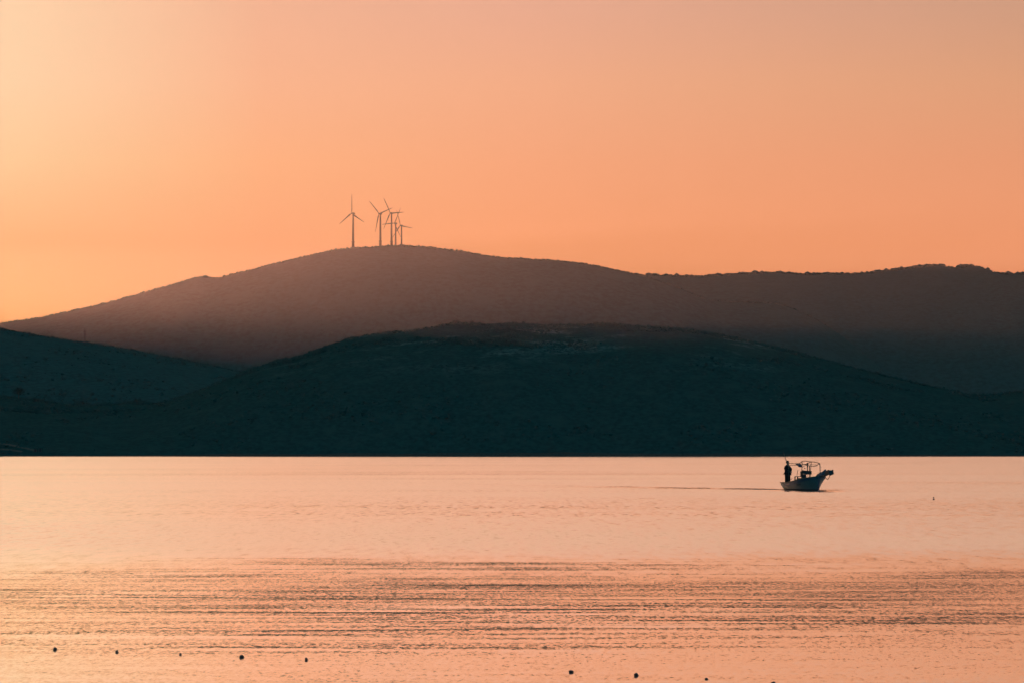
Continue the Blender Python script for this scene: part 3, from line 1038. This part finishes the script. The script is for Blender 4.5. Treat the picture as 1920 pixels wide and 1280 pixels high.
# canvas rolled up along the near rail
bm = bmesh.new()
tube(bm, [(-0.75, -0.31, 1.84), (-0.55, -0.32, 1.88), (-0.30, -0.32, 1.88), (-0.12, -0.33, 1.86)], [0.015, 0.045, 0.05, 0.03], 9)
tube(bm, [(-0.18, -0.31, 1.90), (-0.08, -0.33, 1.83), (0.02, -0.33, 1.80), (0.14, -0.32, 1.77), (0.28, -0.31, 1.76)], [0.03, 0.11, 0.14, 0.12, 0.04], 10)
tube(bm, [(-0.62, -0.31, 1.85), (-0.4, -0.30, 1.80), (-0.15, -0.31, 1.74), (0.06, -0.31, 1.70)], [0.012, 0.02, 0.025, 0.03], 6)
bm_obj('rolled_canvas', bm, M['navy_tarp'], cf, True)
# things hung on the frame: lamp and short mast behind the console
pipe('lamp_mast', [(0.55, 0.06, 1.30), (0.55, 0.06, 1.88)], 0.03, boat, 'pipe')
bm = bmesh.new()
lathe(bm, [(0.03, 1.84), (0.065, 1.87), (0.065, 1.96), (0.03, 1.99)], 12, Matrix.Translation((0.55, 0.06, 0)))
lathe(bm, [(0.04, 1.70), (0.05, 1.72), (0.05, 1.77), (0.03, 1.79)], 12, Matrix.Translation((0.55, 0.06, 0)))
bm_obj('lamp', bm, M['dark'], boat, True)
bm = bmesh.new()
tube(bm, [(0.42, -0.36, 1.66), (0.44, -0.25, 1.70), (0.46, -0.12, 1.76)], [0.035, 0.02, 0.012], 7)
tube(bm, [(0.45, -0.16, 1.58), (0.45, -0.06, 1.56)], [0.03, 0.03], 7)
bm_obj('hanging_gear', bm, M['canvas'], boat, True)

# steering console: panel on a pedestal
con = empty('console', (0, 0.13, 0))
con.parent = boat
bm = bmesh.new()
rt = Matrix.Rotation(R(-5), 3, 'X')
box(bm, (0.12, 0.05, 1.28), (0.30, 0.72, 0.26), rt, 0.025)
bm_obj('panel', bm, M['dark'], con)
bm = bmesh.new()
box(bm, (0.10, -0.17, 0.72), (0.26, 0.30, 0.86), None, 0.02)
box(bm, (0.05, -0.32, 1.16), (0.22, 0.12, 0.42), None, 0.02)
bm_obj('pedestal', bm, M['dark'], con)
bm = bmesh.new()
for q in range(16):
    a0, a1 = q * math.pi / 8, (q + 1) * math.pi / 8
    tube(bm, [(-0.12, 0.12 + 0.16 * math.cos(a0), 1.12 + 0.16 * math.sin(a0)), (-0.12, 0.12 + 0.16 * math.cos(a1), 1.12 + 0.16 * math.sin(a1))], 0.014, 6)
tube(bm, [(-0.12, 0.12, 1.28), (-0.12, 0.12, 0.96)], 0.01, 6)
tube(bm, [(-0.12, -0.04, 1.12), (-0.12, 0.28, 1.12)], 0.01, 6)
tube(bm, [(-0.12, 0.12, 1.12), (-0.02, 0.12, 1.14)], 0.02, 6)
bm_obj('steering_wheel', bm, M['dark'], con)
bm = bmesh.new()
tube(bm, [(0.18, 0.10, 1.38), (0.18, 0.10, 1.48)], [0.03, 0.012], 7)
bm_obj('aerial', bm, M['dark'], con)

# engine box with an open frame around it
eng = empty('engine_box', (0, 0.12, 0))
eng.parent = boat
bm = bmesh.new()
box(bm, (-0.95, 0.02, 0.965), (0.5, 0.66, 0.05), None, 0.012)
bm_obj('top_board', bm, M['dark'], eng)
for sx, sy in ((-1, -1), (-1, 1), (1, -1), (1, 1)):
    bm = bmesh.new()
    box(bm, (-0.95 + sx * 0.22, 0.02 + sy * 0.30, 0.62), (0.07, 0.07, 0.64))
    bm_obj('leg', bm, M['dark'], eng)
bm = bmesh.new()
lathe(bm, [(0.10, -0.22), (0.15, -0.2), (0.15, 0.2), (0.10, 0.22)], 16, Matrix.Translation((-0.9, -0.06, 0.70)) @ Matrix.Rotation(R(90), 4, 'Y'))
bm_obj('engine', bm, M['dark'], eng, True)
bm = bmesh.new()
box(bm, (-0.85, 0.20, 0.60), (0.40, 0.36, 0.52), None, 0.03)
bm_obj('fish_box', bm, M['dark'], eng)
bm = bmesh.new()
tube(bm, [(-1.0, -0.20, 0.98), (-1.0, -0.17, 1.2), (-1.0, -0.12, 1.43)], [0.018, 0.02, 0.025], 7)
bm_obj('lever', bm, M['wood'], eng)

# bow: spray cover, bowsprit plank with roller, rope loop
bm = bmesh.new()
prof = [(1.20, 0.24, 0.78, 0.04), (1.35, 0.28, 0.80, 0.20), (1.60, 0.30, 0.82, 0.36), (1.9, 0.28, 0.84, 0.46), (2.15, 0.24, 0.86, 0.55), (2.34, 0.18, 0.88, 0.64), (2.40, 0.12, 0.90, 0.60)]
rings = []
for x_, hw, z0, hh in prof:
    rr = []
    k_ = (x_ - 1.2) / 1.2
    for q in range(13):
        a = math.pi * q / 12
        hz_ = hh * (math.sin(a) ** 0.75) * (0.96 + 0.07 * math.sin(q * 3 + x_ * 5))
        rr.append(bm.verts.new((x_ + 0.03 * math.sin(q * 2.1), 0.46 + hw * math.cos(a) + 0.36 * k_ * hz_, z0 + hz_)))
    rings.append(rr)
for a, b in zip(rings, rings[1:]):
    for q in range(12):
        bm.faces.new((a[q], b[q], b[q + 1], a[q + 1]))
bm.faces.new(rings[0])
bm.faces.new(rings[-1][::-1])
bm_obj('spray_cover', bm, M['navy_tarp'], boat)
bs = empty('bowsprit', (0, 0, 0))
bs.parent = boat
bm = bmesh.new()
p0, p1 = Vector((2.15, 0.22, 0.86)), Vector((3.60, 0.44, 1.25))
dr = (p1 - p0).normalized()
q4 = dr.to_track_quat('X', 'Z').to_matrix()
box(bm, (p0 + p1) / 2, ((p1 - p0).length, 0.30, 0.07), q4, 0.012)
bm_obj('plank', bm, M['dark'], bs)
bm = bmesh.new()
for sy in (-0.17, 0.17):
    box(bm, p1 + Vector((-0.12, sy, 0.02)), (0.55, 0.035, 0.34), q4, 0.01)
box(bm, p1 + Vector((0.1, 0, 0.06)), (0.05, 0.30, 0.30), q4, 0.01)
bm_obj('roller_cheek', bm, M['dark'], bs)
bm = bmesh.new()
pr = []
for q in range(13):
    a = math.pi * (1 + q / 12)
    pr.append(Vector((3.25 + 0.20 * math.cos(a), 0.40 + 0.08 * math.cos(a), 1.10 + 0.30 * math.sin(a))))
tube(bm, pr, 0.026, 6)
bm_obj('rope_loop', bm, M['rope'], bs, True)


# ------------------------------------------------------------------ fisherman standing at the stern
def skin_mesh(name, joints, edges, mat, parent, root=0, sub=2):
    me = bpy.data.meshes.new(name)
    me.from_pydata([j[:3] for j in joints], edges, [])
    me.materials.append(mat)
    o = bpy.data.objects.new(name, me)
    COL.objects.link(o)
    o.parent = parent
    sk = o.modifiers.new('skin', 'SKIN')
    sk.use_smooth_shade = True
    lay = me.skin_vertices[0].data if me.skin_vertices else None
    if lay is None:
        with bpy.context.temp_override(object=o, active_object=o):
            bpy.ops.mesh.customdata_skin_add()
        lay = me.skin_vertices[0].data
    for q, j in enumerate(joints):
        lay[q].radius = (j[3], j[4] if len(j) > 4 else j[3])
        lay[q].use_root = (q == root)
    ss = o.modifiers.new('sub', 'SUBSURF')
    ss.levels = ss.render_levels = sub
    return o


pl = boat.matrix_basis.to_translation()
cb, sb = math.cos(BA), math.sin(BA)
W = lambda x_, y_, z_: (BX + cb * x_ - sb * y_, BY + sb * x_ + cb * y_, z_)
PA = R(-32)
person = empty('person', W(-2.32, -0.24, 0.31), PA)
tag(person, 'person standing at the stern in a dark jacket holding a tall pole', 'person')
# joints in the person's frame: x forward, y left, z up (height 1.78 m)
J = [
    (0.0, 0.0, 0.98, 0.13, 0.10),       # 0 pelvis
    (0.01, 0.0, 1.18, 0.135, 0.10),     # 1 waist
    (0.0, 0.0, 1.36, 0.15, 0.105),      # 2 chest
    (0.0, 0.0, 1.49, 0.085, 0.07),      # 3 neck base
    (0.015, 0.0, 1.565, 0.055),         # 4 neck
    (0.02, 0.0, 1.66, 0.098, 0.088),    # 5 face
    (0.01, 0.0, 1.735, 0.088, 0.083),     # 6 crown
    (0.0, 0.19, 1.44, 0.062), (0.10, 0.285, 1.19, 0.045), (0.22, 0.17, 1.02, 0.034),        # 7-9 left arm, hand by the pocket
    (0.0, -0.19, 1.44, 0.062), (-0.06, -0.27, 1.16, 0.045), (0.14, -0.20, 1.10, 0.034),      # 10-12 right arm, hand on the pole
    (0.0, 0.10, 0.90, 0.085), (0.02, 0.10, 0.50, 0.058), (-0.01, 0.11, 0.09, 0.042), (0.13, 0.12, 0.035, 0.035),
    (0.0, -0.10, 0.90, 0.085), (0.03, -0.10, 0.50, 0.058), (0.0, -0.11, 0.09, 0.042), (0.14, -0.12, 0.035, 0.035)]
E = [(0, 1), (1, 2), (2, 3), (3, 4), (4, 5), (5, 6), (2, 7), (7, 8), (8, 9), (2, 10), (10, 11), (11, 12), (0, 13), (13, 14), (14, 15), (15, 16), (0, 17), (17, 18), (18, 19), (19, 20)]
# hands: palm, four fingers and a thumb each, continued from the wrists so the body stays one surface
def add_hand(wrist, pd, fd, side, grip):
    w0 = Vector(J[wrist][:3])
    pd = Vector(pd).normalized()
    sd_ = Vector(side).normalized()
    fd = Vector(fd).normalized()
    palm = w0 + pd * 0.055
    J.append((*palm, 0.032, 0.02))
    pi_ = len(J) - 1
    E.append((wrist, pi_))
    for k, ln in enumerate((0.070, 0.078, 0.074, 0.060)):
        off = sd_ * (0.027 - 0.018 * k)
        a = palm + pd * 0.038 + off
        b = a + (pd * (1 - grip) + fd * grip).normalized() * ln * 0.5
        c_ = b + (pd * (1 - 2 * grip) + fd * grip).normalized() * ln * 0.5
        i0 = len(J)
        J.extend([(*a, 0.0095), (*b, 0.0085), (*c_, 0.007)])
        E.extend([(pi_, i0), (i0, i0 + 1), (i0 + 1, i0 + 2)])
    a = palm + sd_ * 0.036 - pd * 0.012
    b = a + (sd_ * 0.5 + pd * 0.6 + fd * grip).normalized() * 0.042
    i0 = len(J)
    J.extend([(*a, 0.0105), (*b, 0.0085)])
    E.extend([(pi_, i0), (i0, i0 + 1)])


add_hand(9, (0.55, -0.3, -0.7), (-0.3, -0.9, -0.1), (0.6, 0.3, 0.5), 0.35)
add_hand(12, (0.75, 0.65, -0.05), (-0.5, 0.8, 0), (0, 0, 1), 0.6)
skin_mesh('body', J, E, M['skin'], person, 0, 2)
# face: nose, ears, eyes, mouth
bm = bmesh.new()
tube(bm, [(0.10, 0, 1.69), (0.128, 0, 1.648), (0.105, 0, 1.64)], [0.01, 0.016, 0.012], 6)
bm_obj('nose', bm, M['skin'], person, True)
for sy in (-1, 1):
    bm = bmesh.new()
    tube(bm, [(0.02, sy * 0.083, 1.69), (0.015, sy * 0.092, 1.665), (0.02, sy * 0.083, 1.635)], [0.012, 0.018, 0.01], 6)
    bm_obj('ear', bm, M['skin'], person, True)
    bm = bmesh.new()
    bmesh.ops.create_uvsphere(bm, u_segments=8, v_segments=6, radius=0.013, matrix=Matrix.Translation((0.096, sy * 0.032, 1.685)))
    bm_obj('eye', bm, M['dark'], person, True)
bm = bmesh.new()
tube(bm, [(0.098, -0.025, 1.603), (0.108, 0, 1.60), (0.098, 0.025, 1.603)], 0.006, 5)
bm_obj('mouth', bm, M['dark'], person, True)
# hair
bm = bmesh.new()
bmesh.ops.create_icosphere(bm, subdivisions=3, radius=1.0, matrix=Matrix.Translation((0.0, 0, 1.71)) @ Matrix.Diagonal((0.132, 0.122, 0.122, 1)))
for v in list(bm.verts):
    if v.co.z < 1.62 or (v.co.x > 0.055 and v.co.z < 1.735):
        bm.verts.remove(v)
for v in bm.verts:
    v.co += (v.co - Vector((0.005, 0, 1.70))) * 0.06 * math.sin(40 * v.co.x) * math.cos(37 * v.co.y)
hr = bm_obj('hair', bm, M['hair'], person, True)
sm = hr.modifiers.new('thick', 'SOLIDIFY')
sm.thickness = 0.02
sm.offset = -1
# jacket, one loose surface from hem to cuffs
JK = [(0.0, 0, 0.88, 0.245, 0.22), (0.02, 0, 1.02, 0.255, 0.235), (0.04, 0, 1.20, 0.25, 0.235), (0.0, 0, 1.37, 0.225, 0.19), (-0.01, 0, 1.49, 0.125, 0.11), (0.0, 0, 1.55, 0.088),
      (0.0, 0.19, 1.43, 0.095), (0.12, 0.30, 1.19, 0.095), (0.20, 0.185, 1.045, 0.056),
      (0.0, -0.19, 1.43, 0.095), (-0.06, -0.27, 1.16, 0.078), (0.11, -0.21, 1.11, 0.056)]
skin_mesh('jacket', JK, [(0, 1), (1, 2), (2, 3), (3, 4), (4, 5), (3, 6), (6, 7), (7, 8), (3, 9), (9, 10), (10, 11)], M['jacket'], person, 1, 2)
TR = [(0.0, 0, 0.97, 0.205, 0.19), (0.0, 0.11, 0.84, 0.165), (0.03, 0.12, 0.5, 0.142), (0.0, 0.125, 0.10, 0.125),
      (-0.02, -0.11, 0.84, 0.165), (-0.02, -0.12, 0.5, 0.142), (-0.04, -0.125, 0.10, 0.125)]
skin_mesh('trousers', TR, [(0, 1), (1, 2), (2, 3), (0, 4), (4, 5), (5, 6)], M['trousers'], person, 0, 2)
for sy, fx in ((1, -0.01), (-1, 0.0)):
    bm = bmesh.new()
    tube(bm, [(fx - 0.07, sy * 0.11, 0.05), (fx, sy * 0.11, 0.055), (fx + 0.10, sy * 0.118, 0.045), (fx + 0.17, sy * 0.125, 0.035)], [0.045, 0.055, 0.048, 0.03], 10)
    bm_obj('boot', bm, M['dark'], person, True)

# the pole he holds: from his right hand up past his shoulder
pw = Matrix.Translation(person.location) @ Matrix.Rotation(PA, 4, 'Z')
Hl = pw @ (Vector((0.14, -0.20, 1.10)) + Vector((0.75, 0.65, -0.05)).normalized() * 0.10)      # inside the closed hand
slope_ = Vector((-0.318, 0.0, 1.0))
top_ = Hl + slope_ * 1.31
low_ = Hl - slope_ * 0.14
pole = empty('pole', low_)
tag(pole, 'thin tall pole held upright beside the head of the person in the boat', 'pole')
bm = bmesh.new()
tube(bm, [(0, 0, 0), Hl - low_, (Hl - low_).lerp(top_ - low_, 0.6), top_ - low_], [0.026, 0.026, 0.024, 0.018], 8)
bm_obj('shaft', bm, M['wood'], pole)
bm = bmesh.new()
d_ = (top_ - low_).normalized()
tube(bm, [top_ - low_ - d_ * 0.04, top_ - low_ + d_ * 0.10], [0.026, 0.022], 8)
bm_obj('ferrule', bm, M['dark'], pole)

# ------------------------------------------------------------------ haze
hz = bmesh.new()
box(hz, (0, 4250, 299), (9400, 8900, 602))
ho = bm_obj('haze', hz)
tag(ho, 'thin evening haze lying over the bay and the hills', 'haze', None, 'stuff')
hm = bpy.data.materials.new('haze_air')
hm.use_nodes = True
t = NT(hm.node_tree)
pv = t.n('ShaderNodeVolumePrincipled')
pv.inputs['Color'].default_value = (0.86, 0.92, 1.0, 1)
pv.inputs['Density'].default_value = 0.75e-5
pv.inputs['Anisotropy'].default_value = 0.72
mo = t.n('ShaderNodeOutputMaterial')
t.link(pv.outputs[0], mo.inputs['Volume'])
ho.data.materials.append(hm)
